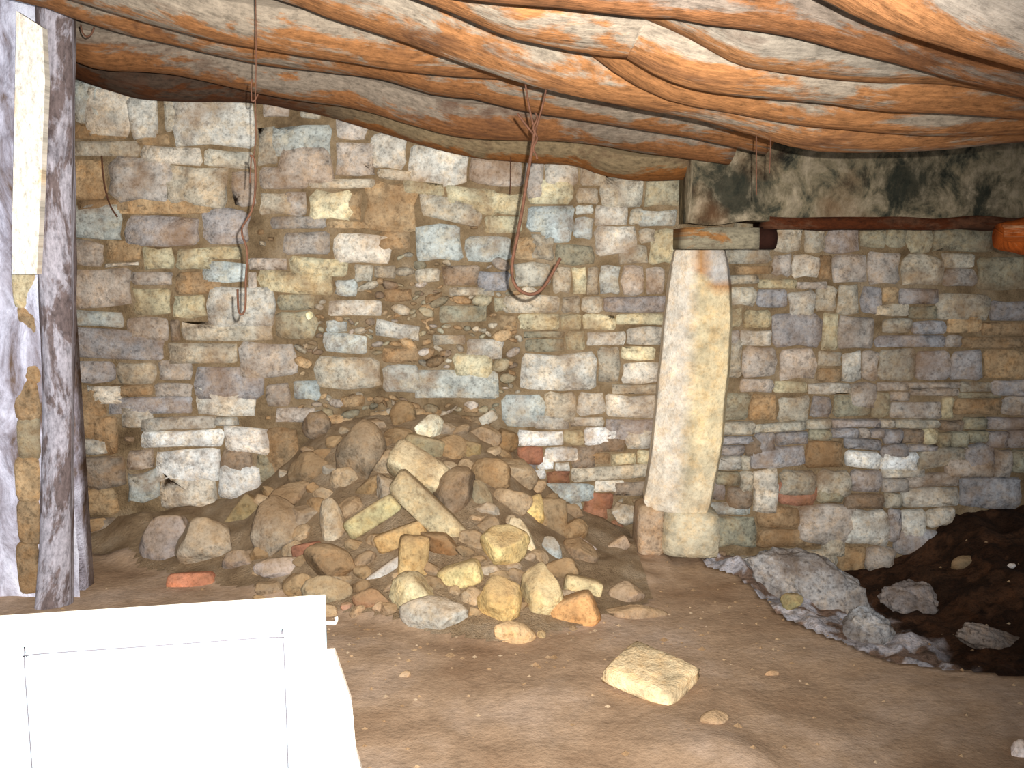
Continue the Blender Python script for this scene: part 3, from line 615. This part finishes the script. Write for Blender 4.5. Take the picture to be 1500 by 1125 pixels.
# smaller stones half buried between the named ones, each described by its look and its neighbour
import re
def short(l): return re.split(r' (?:lying|leaning|slanting|standing|wedged|resting|at|near|tucked|above|between|right|with|in|below|on|beside|under|behind|half|nearest|directly|left|just|lodged|rightmost|against)\b|,', l)[0]
anchors = [(r[0], r[1], short(r[7])) for r in RK]
names = [x[2] for x in anchors]
anchors = [x for x in anchors if names.count(x[2]) == 1 and x[0] < 960 and len(x[2].split()) < 6]
centres = [(r[0], r[1], max(r[2], r[3])*.42) for r in RK]
TONES = [('grey', GR), ('brown', DB), ('olive-brown', (158,132,98)), ('dark brown', (138,116,88)), ('tan', (182,160,130))]
used = set(); n = 0
for _ in range(9000):
    u = R.uniform(380, 860); v = R.uniform(600, 900)
    if v < interp([(380,735),(430,680),(480,640),(540,620),(700,630),(760,690),(860,770)], u): continue
    w = R.uniform(26, 72)*(1 if n > 25 else 1.15); h = w*R.uniform(.5, .85)
    if any(math.hypot(u-a, v-b) < r*.72+w*.16 for a, b, r in centres): continue
    size = 'broad' if w > 58 else 'medium' if w > 40 else 'small'; tn, tc = R.choice(TONES); kd = R.choice('aab'); shp = 'angular' if kd == 'a' else 'rounded'
    lab = None
    for au, av, an in sorted(anchors, key=lambda q: math.hypot(q[0]-u, q[1]-v))[:3]:
        d = ('left of' if u < au else 'right of') if abs(u-au) > abs(v-av) else ('above' if v < av else 'below')
        t = '%s %s %s stone, dusty, half buried %s the %s' % (size, tn, shp, d, an)
        if t not in used: lab = t; break
    if not lab: continue
    used.add(lab); centres.append((u, v, w*.5))
    place('half_buried_stone', u, v, w, h, R.uniform(-40, 40), kd, tc, lab, 'stone', 'half-buried stones filling the rubble heap', lift=.3)
    n += 1
    if n >= 95: break
# grit and clods strewn on the floor
gv, gf, gc = [], [], []
for _ in range(600):
    x = R.uniform(-1.4, 2.4); y = R.uniform(2.0, 4.6)
    if R.random() < .5: x = R.gauss(-.3, .7); y = R.gauss(3.7, .35)
    if y > YW-.1: continue
    z = H(x, y); s = R.uniform(.003, .011)*(1 if R.random() < .9 else 1.8)
    n = len(gv)
    for q in ((1,0,0),(-1,0,0),(0,1,0),(0,-1,0),(0,0,1),(0,0,-1)):
        gv.append(Vector((x+q[0]*s*R.uniform(.7, 1.3), y+q[1]*s*R.uniform(.7, 1.3), z+q[2]*s*.7)))
    for t in ((0,2,4),(2,1,4),(1,3,4),(3,0,4),(2,0,5),(1,2,5),(3,1,5),(0,3,5)): gf.append(tuple(n+k for k in t))
    gc += [jitcol(R.choice([(150,120,92), (176,150,120), (130,100,74), (196,176,150)]))]*6
g = mk('grit', gv, gf, M_ROCK, None, gc, smooth=False); tag(g, 'small clods and grit strewn over the trodden earth floor', 'grit', kind='stuff')

# ------------------------------------------------------------------ ceiling: deck and logs
def ceilz(x, y): return 2.55 - .155*x
cv = [Vector((XL, -1.2, ceilz(XL, 0))), Vector((XR, -1.2, ceilz(XR, 0))), Vector((XR, YW+.4, ceilz(XR, 0))), Vector((XL, YW+.4, ceilz(XL, 0)))]
cv += [v+Vector((0, 0, .08)) for v in cv]
mk_c = mk('ceiling', cv, [(0,1,2,3),(4,7,6,5),(0,4,5,1),(1,5,6,2),(2,6,7,3),(3,7,4,0)], M_DARKWOOD, smooth=False); tag(mk_c, kind='structure')

def smooth_pts(pts, step=.05):
    """Catmull-Rom through points"""
    out = []
    q = [pts[0]*2-pts[1]] + pts + [pts[-1]*2-pts[-2]]
    for i in range(1, len(q)-2):
        a, b, c, d = q[i-1:i+3]; n = max(2, int((c-b).length/step))
        for k in range(n):
            t = k/n
            out.append(.5*((2*b)+(c-a)*t+(2*a-5*b+4*c-d)*t*t+(3*b-a-3*c+d)*t**3))
    out.append(pts[-1].copy()); return out
def tube(name, pts, rad, mat, parent=None, col=(1,1,1), seg=20, wob=.0, seed=0, step=.05, squash=1.0, cap=True, bark=0):
    C = smooth_pts([Vector(p) for p in pts], step) if len(pts) > 2 else [Vector(p) for p in pts]
    if len(pts) == 2:
        n = max(2, int((C[1]-C[0]).length/step)); C = [C[0].lerp(C[1], k/n) for k in range(n+1)]
    V, Fc, uv = [], [], []
    up0 = Vector((0, 0, 1)); dist = 0
    tot = len(C)
    for i, c in enumerate(C):
        t = (C[min(i+1, tot-1)]-C[max(i-1, 0)]).normalized()
        up = up0 if abs(t.z) < .95 else Vector((0, 1, 0))
        s = t.cross(up).normalized(); w = s.cross(t).normalized()
        if i: dist += (c-C[i-1]).length
        r = rad(i/(tot-1)) if callable(rad) else rad
        for k in range(seg):
            a = 2*math.pi*k/seg
            d = s*math.cos(a) + w*math.sin(a)*squash
            n = 1 + wob*(mn.noise(Vector((dist*2.2, math.cos(a)*1.2+seed*9, math.sin(a)*1.2)))*1.4 + .5*mn.noise(Vector((dist*6, math.cos(a)*3+seed, math.sin(a)*3))))
            V.append(c+d*r*n); uv.append((dist+seed*3.3, k/seg*2*math.pi*r*1.0+seed))
    for i in range(tot-1):
        for k in range(seg):
            a = i*seg+k; b = i*seg+(k+1) % seg
            Fc.append((a, b, b+seg, a+seg))
    if cap: Fc += [tuple(range(seg-1, -1, -1)), tuple((tot-1)*seg+k for k in range(seg))]
    cols = [tuple(col(i/(tot-1))) for i in range(tot) for k in range(seg)] if callable(col) else col
    o = mk(name, V, Fc, mat, parent, cols, uvs=uv)
    if bark:
        at = o.data.attributes.new('Bark', 'FLOAT', 'POINT')
        # bark clings to the underside, the flanks are rubbed grey
        at.data.foreach_set('value', [bark*(-math.sin(2*math.pi*k/seg)*1.0-.62+.35*mn.noise(Vector((i*step*2.5, seed, 0)))) for i in range(tot) for k in range(seg)])
    return o
LOGS = [
 ('dark ceiling log, farthest back against the top of the stone wall', M_LOG, 4.62, .12,
  [(40,70),(110,112),(180,136),(235,146),(370,152),(430,162),(500,177),(580,202),(640,220),(700,232),(770,237),(850,242),(900,258),(950,264),(1012,262)], lambda t: [lerp(a, b, max(0, min(1, (t-.38)/.2))) for a, b in zip((.16,.12,.10), (.52,.44,.30))]),  # tint runs from near-black at the left to brown at the right
 ('brown ceiling log second from the stone wall, thick and reddish', M_LOG, 4.15, .15,
  [(20,60),(100,78),(150,99),(250,110),(367,136),(440,150),(500,159),(560,172),(620,190),(700,203),(830,204),(900,213),(1000,232),(1075,246)], (.8,.68,.56)),
 ('orange-brown ceiling log third from the wall, resting on the top of the left post', M_LOG, 3.6, .15,
  [(-80,-40),(20,-2),(80,14),(133,34),(213,58),(277,74),(367,97),(500,109),(570,116),(640,136),(700,141),(740,151),(800,166),(900,182),(1000,202),(1070,218),(1133,232)], (.86,.74,.6)),
 ('slim tan ceiling log fourth from the wall, half hidden by its neighbour', M_LOG, 3.15, .13,
  [(-120,-60),(60,-10),(200,30),(300,56),(377,70),(500,85),(600,101),(680,111),(760,119),(860,134),(940,147),(1050,160)], (.95,.84,.68)),
 ('long wavy tan ceiling log from which the big wire hook hangs', M_LOG, 2.7, .15,
  [(-60,-190),(200,-75),(413,0),(467,17),(500,30),(560,46),(620,62),(680,82),(740,102),(800,122),(860,138),(940,156),(1000,167),(1060,180),(1128,200),(1210,220),(1350,222),(1500,212),(1700,205)], (1,.92,.78)),
 ('slim knotted ceiling log squeezed between the hook log and the next', M_LOG, 2.48, .10,
  [(480,-80),(700,10),(800,48),(880,78),(930,112),(1000,147),(1090,164),(1180,182),(1240,190),(1300,197),(1400,203),(1500,200),(1680,198)], (.95,.85,.7)),
 ('crooked ceiling log with bright orange knots bending down at its middle', M_LOG, 2.2, .135,
  [(300,-110),(500,-50),(640,0),(690,20),(740,42),(780,58),(850,70),(940,83),(970,98),(1000,118),(1040,135),(1095,146),(1150,152),(1230,161),(1310,172),(1400,174),(1500,180),(1700,190)], (1.05,.95,.8)),
 ('smooth greyish ceiling log emerging behind the long reddish one at right', M_LOG, 2.05, .09,
  [(860,0),(960,25),(1040,58),(1100,92),(1130,100),(1200,112),(1300,125),(1380,129),(1500,148),(1700,185)], (.86,.84,.78)),
 ('long reddish ceiling log with a straight dark lower edge at upper right', M_LOG, 1.85, .12,
  [(300,-70),(560,-30),(700,0),(830,16),(940,31),(1000,36),(1050,46),(1100,51),(1180,63),(1260,80),(1340,96),(1420,115),(1500,131),(1750,190)], (.86,.72,.66)),
 ('pale pinkish ceiling log nearest the camera in the upper right corner', M_LOG, 1.5, .13,
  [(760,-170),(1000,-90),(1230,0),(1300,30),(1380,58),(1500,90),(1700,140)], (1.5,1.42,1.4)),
 ]
for i, (lab, mat, Y, r, pts, tint) in enumerate(LOGS):
    if pts[-1][0] > 1600: m_ = (pts[-1][1]-pts[-2][1])/(pts[-1][0]-pts[-2][0]); pts = pts + [(pts[-1][0]+160*k, pts[-1][1]+160*k*m_) for k in range(1, 5)]      # runs on past the view
    C = [P(u, v, Y)+Vector((0, 0, r*1.02)) for u, v in pts]
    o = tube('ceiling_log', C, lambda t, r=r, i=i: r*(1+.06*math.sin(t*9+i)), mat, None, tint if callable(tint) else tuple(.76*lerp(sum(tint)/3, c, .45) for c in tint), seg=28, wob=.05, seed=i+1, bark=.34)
    tag(o, lab, 'log')
# ------------------------------------------------------------------ beam, bolster, pillar, stub
def slab_obj(name, u0, v0, u1, v1, Y0, depth, mat, nx, nz_, amp, parent=None, col=(1,1,1), seed=0, skew=0):
    """irregular squared timber/stone: front face seen between two pixel corners"""
    A = P(u0, v0, Y0); B = P(u1, v1, Y0); V = []; Fc = []; uv = []
    for side in range(2):
        for j in range(nz_+1):
            for i in range(nx+1):
                x = lerp(A.x, B.x, i/nx); z = lerp(A.z, B.z, j/nz_)
                nse = mn.noise(Vector((x*3, seed, z*6)))*amp
                edge = amp*1.2*mn.noise(Vector((x*5, seed+3, side)))
                if j in (0, nz_): z += edge
                rim = .25*amp if j in (0, nz_) else 0
                V.append(Vector((x, Y0+side*depth+(nse+rim)*(1 if side == 0 else -1), z))); uv.append((x, z))
    n = (nx+1)*(nz_+1); idx = lambda s, j, i: s*n+j*(nx+1)+i
    for s in range(2):
        for j in range(nz_):
            for i in range(nx): Fc.append((idx(s,j,i), idx(s,j,i+1), idx(s,j+1,i+1), idx(s,j+1,i)))
    for i in range(nx):
        for j in (0, nz_): Fc.append((idx(0,j,i), idx(0,j,i+1), idx(1,j,i+1), idx(1,j,i)))
    for j in range(nz_):
        for i in (0, nx): Fc.append((idx(0,j,i), idx(0,j+1,i), idx(1,j+1,i), idx(1,j,i)))
    return mk(name, V, Fc, mat, parent, col, uvs=uv)
be = empty('beam', P(1260, 330, 4.4)); tag(be, 'heavy smoke-blackened squared timber beam carried by the pillar at right', 'beam')
slab_obj('timber', 1016, 205, 1760, 326, 4.38, .34, M_BEAM, 60, 8, .014, be, seed=3)
slab_obj('bark_edge', 1128, 318, 1760, 335, 4.365, .3, M_DARKLOG, 50, 2, .009, be, (.9,.6,.5), seed=6)
bo = empty('pillar_bolster', P(1075, 365, 4.45)); tag(bo, 'short timber bolster block between the pillar top and the beam', 'timber block')
slab_obj('block', 1006, 333, 1112, 365, 4.34, .36, M_LOG, 10, 3, .012, bo, (.7,.7,.58), seed=9)
tube('charred_end', [P(1100, 349, 4.5), P(1134, 349, 4.5)], .058, M_DARKWOOD, bo, seg=14, wob=.08, step=.03, squash=.9)
tag(tube('log_stub', [P(1462, 346, 3.7), P(1490, 346, 3.7), P(1600, 342, 3.7), P(1760, 338, 3.7)], lambda t: .048+.03*min(1, t*7), M_STUB, None, (1,.9,.85), seg=16, wob=.1, seed=4, step=.03),
    'orange broken log end poking in below the beam at the right edge', 'log')

# pillar: loft of five-sided sections
prof = [(366,990,1010,1060),(385,986,1008,1064),(420,980,1007,1069),(470,975,1005,1070),(540,968,1000,1066),(600,961,996,1061),(650,957,993,1057),(690,952,990,1050),(720,947,987,1044),(740,943,984,1040),(752,950,986,1036)]
V, Fc = [], []; PY = 4.42
prof2 = []
for (a0, a1) in zip(prof, prof[1:]):
    for k in range(3): prof2.append(tuple(lerp(p_, q_, k/3) for p_, q_ in zip(a0, a1)))
prof = prof2+[prof[-1]]
pcol = []
for v, l, a, r in prof:
    z = P(a, v, PY).z
    L_ = P(l, v, PY+.07); A_ = P(a, v, PY); R_ = P(r, v, PY+.01); R2 = P(r+3, v, PY+.08)
    ring = [L_, L_.lerp(A_, .5)+Vector((0,-.006,0)), A_, A_.lerp(R_, .33)+Vector((0,-.008,0)), A_.lerp(R_, .66)+Vector((0,-.01,0)), R_, R2, Vector((R2.x-.01, PY+.26, R2.z)), Vector((L_.x+.02, PY+.26, L_.z))]
    for q in ring:
        j_ = len(pcol) % 9
        cc = (226, 214, 194) if j_ < 3 or j_ == 8 else (224, 204, 162)
        if j_ in (4, 5, 6) and v < 432: cc = (186, 178, 168) if v < 415 else (176, 132, 88)
        if j_ == 3 and v < 400: cc = (176, 132, 88)
        if v > 640: cc = tuple(lerp(x_, y_, min(1, (v-640)/90)*.5) for x_, y_ in zip(cc, (214, 200, 176)))
        pcol.append(srgb(cc))
        q.z = z; V.append(q + Vector((.006*mn.noise(q*6), .01*mn.noise(q*5+Vector((3,3,3))), 0)))
k = 9
for i in range(len(prof)-1):
    for j in range(k): Fc.append((i*k+j, i*k+(j+1) % k, (i+1)*k+(j+1) % k, (i+1)*k+j))
Fc += [tuple(range(k)), tuple(range((len(prof)-1)*k, len(prof)*k))]
pc = empty('stone_pillar', P(1000, 820, 4.5)); tag(pc, 'tall cream dressed-stone pillar with chamfered left edge standing before the wall', 'pillar')
sh = mk('shaft', V, Fc, M_PILLAR, pc, pcol, smooth=False)
b = sh.modifiers.new('bevel', 'BEVEL'); b.width = .006; b.segments = 2
def blk_at(name, u0, v0, u1, v1, Y, depth, col, seed, parent, mat=M_ROCK, label=None, rnd=8):
    A = P(u0, v0, Y); B = P(u1, v1, Y); vs, fs = block(seed, rnd=rnd)
    c = (A+B)/2+Vector((0, depth/2, 0)); hx = abs(B.x-A.x)/2; hz = abs(A.z-B.z)/2
    o = mk(name, [Vector((c.x+q.x*hx, c.y+q.y*depth/2, c.z+q.z*hz)) for q in vs], fs, mat, parent, jitcol(col, .02))
    if label: o['label'] = label
    return o
blk_at('base_block', 972, 752, 1056, 822, 4.4, .36, (200,186,156), 5, pc, M_PILLAR)
blk_at('base_wedge', 936, 744, 976, 820, 4.45, .25, (186,160,132), 11, pc)
tag(bpy.data.objects['base_wedge'], 'pinkish wedge stone left of the base block')

# ------------------------------------------------------------------ left side: limewashed jamb, post, sunlit strip
def jamb():
    V, Fc = [], []; nx, nz_ = 30, 80
    Y0 = 3.98
    A = P(60, 0, Y0).x
    for j in range(nz_+1):
        for i in range(nx+1):
            x = lerp(-2.75, A, i/nx); z = lerp(-.05, 2.75, j/nz_)
            V.append(Vector((x, Y0 + .05*mn.noise(Vector((x*2.5, 1, z*2.2))) + .02*mn.noise(Vector((x*9, 1, z*8))), z)))
    for j in range(nz_):
        for i in range(nx):
            a = j*(nx+1)+i; Fc.append((a, a+1, a+nx+2, a+nx+1))
    n = len(V); bv, bf = box_vf(-2.75, Y0+.07, -.05, A-.01, Y0+.16, 2.75); V += bv; Fc += [tuple(n+k for k in q) for q in bf]; n = len(V); bv, bf = box_vf(-2.75, Y0+.1, -.05, -2.36, YW+.02, 2.75); V += bv; Fc += [tuple(n+k for k in q) for q in bf]
    return mk('wall_left', V, Fc, M_LIMEWASH, origin=(-2.2, Y0, 0))
wl = jamb(); tag(wl, kind='structure')
for (x0,y0,x1,y1,c) in ((22,402,54,446,'y'),(30,450,60,500,'n'),(26,505,58,556,'o'),(24,560,56,610,'n'),(30,616,58,668,'k'),(26,674,58,730,'o'),(30,736,60,790,'n'),(28,800,56,860,'n')):
    s = (3.9)/F; A = P(x0-5, y0-9, 3.99); B = P(x1+5, y1+9, 3.99); vs, fs = block(int(y0), rnd=5)
    cc = (A+B)/2
    mk('stone', [Vector((cc.x+q.x*abs(B.x-A.x)/2, cc.y+.02+q.y*.045, cc.z+q.z*abs(A.z-B.z)/2)) for q in vs], fs, M_STONE, wl, jitcol(c))
po = [P(82, -20, 3.9), P(84, 100, 3.9), P(82, 250, 3.9), P(84, 400, 3.9), P(86, 520, 3.9), P(86, 640, 3.9), P(84, 760, 3.9), P(80, 870, 3.9), P(78, 892, 3.9)]
post = tube('timber_post', po, lambda t: .068+.012*math.sin(t*7)*t, M_POST, None, (1,1,1.03), seg=22, wob=.10, seed=2)
tag(post, 'weathered grey split timber post beside the limewashed wall at left', 'post')
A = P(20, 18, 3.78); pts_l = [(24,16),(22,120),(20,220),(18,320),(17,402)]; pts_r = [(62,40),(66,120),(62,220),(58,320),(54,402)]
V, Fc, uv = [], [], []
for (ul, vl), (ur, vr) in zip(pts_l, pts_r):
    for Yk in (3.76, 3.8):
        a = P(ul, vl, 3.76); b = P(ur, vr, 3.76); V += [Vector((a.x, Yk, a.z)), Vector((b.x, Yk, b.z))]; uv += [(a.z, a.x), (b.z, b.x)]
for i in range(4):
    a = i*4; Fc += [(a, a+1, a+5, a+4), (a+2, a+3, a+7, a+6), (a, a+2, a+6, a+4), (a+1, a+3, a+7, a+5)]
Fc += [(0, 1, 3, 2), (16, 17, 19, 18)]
pl = mk('sunlit_strip', V, Fc, M_SUNLIT, None, (1,1,1), smooth=False, uvs=uv)  # board added in the shape of a sunlight patch, the light painted on
tag(pl, 'sunlit strip at far left, sunlight put into the colour of an added pale board', 'sunlit strip')

# ------------------------------------------------------------------ wires and hooks
def wire(name, pix, Y, r, parent=None, step=.02):
    return tube(name, [P(u, v, Y if len(q) == 0 else q[0]) for u, v, *q in pix], r, M_RUST, parent, seg=8, step=step)
hk = empty('wire_hook', P(785, 125, 2.75)); tag(hk, 'large rusty wire hook hanging by a twisted fork from the ceiling logs at centre', 'hook')
wire('hook_rod', [(784,186),(780,215),(774,250),(766,300),(758,345),(751,380),(750,402),(756,420),(770,430),(784,430),(797,420),(808,402),(821,378)], 2.75, .0048, hk)
wire('hanging_wire', [(769,118),(773,145),(777,165),(783,190)], 2.75, .0028, hk)
wire('hanging_wire', [(802,122),(797,145),(792,165),(784,192)], 2.75, .0028, hk)
wire('wire_end', [(758,166),(768,180),(781,196)], 2.74, .0032, hk)
tw = [(784+3*math.sin(k*1.3), 165+k*6.2, 2.745+.004*math.cos(k*1.3)) for k in range(12)]
wire('twisted_wire', tw, 2.745, .003, hk, .006)
h2 = empty('wire_loop_hanger', P(375, 60, 2.7)); tag(h2, 'thin rusty wire hanging at left, ending in a narrow hairpin loop', 'wire')
wire('wire', [(374,-30),(375,40),(375,100),(374,150),(375,200),(371,232)], 2.7, .0016, h2)
wire('wire', [(366,228),(371,230),(374,245),(374,275),(371,300),(364,318),(355,332),(355,345),(361,362),(362,385),(360,410),(360,440),(358,456),(353,461),(349,452),(348,424)], 2.7, .0032, h2)
wire('wire_end', [(368,229),(367,250),(366,268)], 2.7, .002, h2)
wire('wire_end', [(378,138),(374,146),(369,148),(368,130),(369,116)], 2.7, .002, h2)
h3 = wire('thin_wire', [(1108,150),(1108,188),(1108,230),(1108,286)], 2.72, .0018); tag(h3, 'short thin wire hanging straight down in front of the beam left end', 'wire')
h4 = wire('thin_wire', [(1129,190),(1128,235),(1127,254)], 2.68, .0014); tag(h4, 'very short wire end just right of the thin wire near the beam', 'wire')
h5 = wire('thin_wire', [(748,230),(748,262),(747,284)], 4.5, .002); tag(h5, 'short thin wire against the wall top left of the big hook', 'wire')
h6 = wire('bent_nail', [(118,36),(121,48),(127,54),(134,50),(138,40)], 3.42, .003); tag(h6, 'small bent wire loop on the log near the left post', 'wire')
h7 = wire('root_strand', [(149,228),(151,255),(155,280),(162,302),(172,318)], 4.73, .004); tag(h7, 'dark curved root strand on the wall stones at upper left', 'root')
ch = place('pebble', 452, 462, 12, 14, 10, 'b', (255,240,190), 'tiny bright cream chip set in the wall below the left wire loop', 'pebble', Y=4.75)

# ------------------------------------------------------------------ white panel and raw board in the foreground
ZT = .93
B_ = PZ(477, 890, ZT); A_ = PZ(0, 922, ZT)
dx = (B_-A_).normalized(); nrm = Vector((-dx.y, dx.x, 0))      # nrm points away from camera
if nrm.y < 0: nrm = -nrm
L0 = B_ - dx*1.15
def pb(s, n, z): return L0 + dx*s + nrm*n + Vector((0, 0, z-ZT))
def pbox(name, s0, s1, n0, n1, z0, z1, mat, parent, bev=.004, smooth=False):
    V = [pb(s0,n0,z0), pb(s1,n0,z0), pb(s1,n1,z0), pb(s0,n1,z0), pb(s0,n0,z1), pb(s1,n0,z1), pb(s1,n1,z1), pb(s0,n1,z1)]
    o = mk(name, V, [(0,1,2,3),(4,7,6,5),(0,4,5,1),(1,5,6,2),(2,6,7,3),(3,7,4,0)], mat, parent, (1,1,1), smooth=False)
    if bev:
        b = o.modifiers.new('bevel', 'BEVEL'); b.width = bev; b.segments = 3
    return o
wp = empty('white_panel', pb(.6, .02, 0)); tag(wp, 'large white enamelled panel standing upright in the left foreground', 'panel')
pbox('panel_sheet', 0, 1.15, 0, .035, .02, ZT, M_WHITE, wp)
pbox('edge_strip', 0, 1.15, .003, .045, ZT-.004, ZT+.006, M_CREAM, wp, .002)
# rounded inset border as a thin raised bead
def to_s(u, v):
    d = ray(u, v); t = (L0-CAM).dot(nrm)/d.dot(nrm); q = CAM+d*t-L0
    return q.dot(dx), q.z+ZT
sl_, zt = to_s(35, 962); sr_, zt2 = to_s(415, 930); zt = (zt+zt2)/2
rr_ = .014; loop = []
for s, z in ((sl_, .1), (sl_, .3), (sl_, .5), (sl_, zt-rr_), (sl_+rr_*.3, zt-rr_*.3), (sl_+rr_, zt), ((sl_+sr_)/2, zt), (sr_-rr_, zt), (sr_-rr_*.3, zt-rr_*.3), (sr_, zt-rr_), (sr_, .5), (sr_, .3), (sr_, .1)):
    loop.append(pb(s, -.0004, z))
tube('inset_border', loop, .0011, M_GROOVE, wp, seg=6, step=.01)
wn = tube('nail', [pb(1.145, .01, ZT-.03), pb(1.165, .012, ZT-.031), pb(1.166, .012, ZT-.022)], .0028, M_CREAM, wp, seg=8, step=.004)
# raw board leaning behind its right edge
s1, z1 = to_s(480, 978); s2, z2 = to_s(523, 1125)
rb = empty('raw_board', pb(1.15, .05, 0)); tag(rb, 'pale rough wooden board leaning behind the right edge of the white panel', 'board')
sl = (s2-s1)/(z1-z2)
def rbp(s, n, z): return pb(s, n, z)
V = []; uv = []
for n_ in (.05, .075):
    for (s, z) in ((1.02, z1+.004), (s1+.012, z1), (s1+.012+sl*(z1-z2)*.5+.004, (z1+z2)/2), (s2, z2), (s2+sl*z2, .0), (1.02, .0)):
        V.append(rbp(s*1.0 if s < 1.1 else s, n_, z)); uv.append((z, s))
Fc = [(0,1,2,3,4,5), (11,10,9,8,7,6)] + [(i, (i+1) % 6, (i+1) % 6+6, i+6) for i in range(6)]
mk('board', V, Fc, M_BOARDRAW, rb, (1,1,1), smooth=False, uvs=uv)
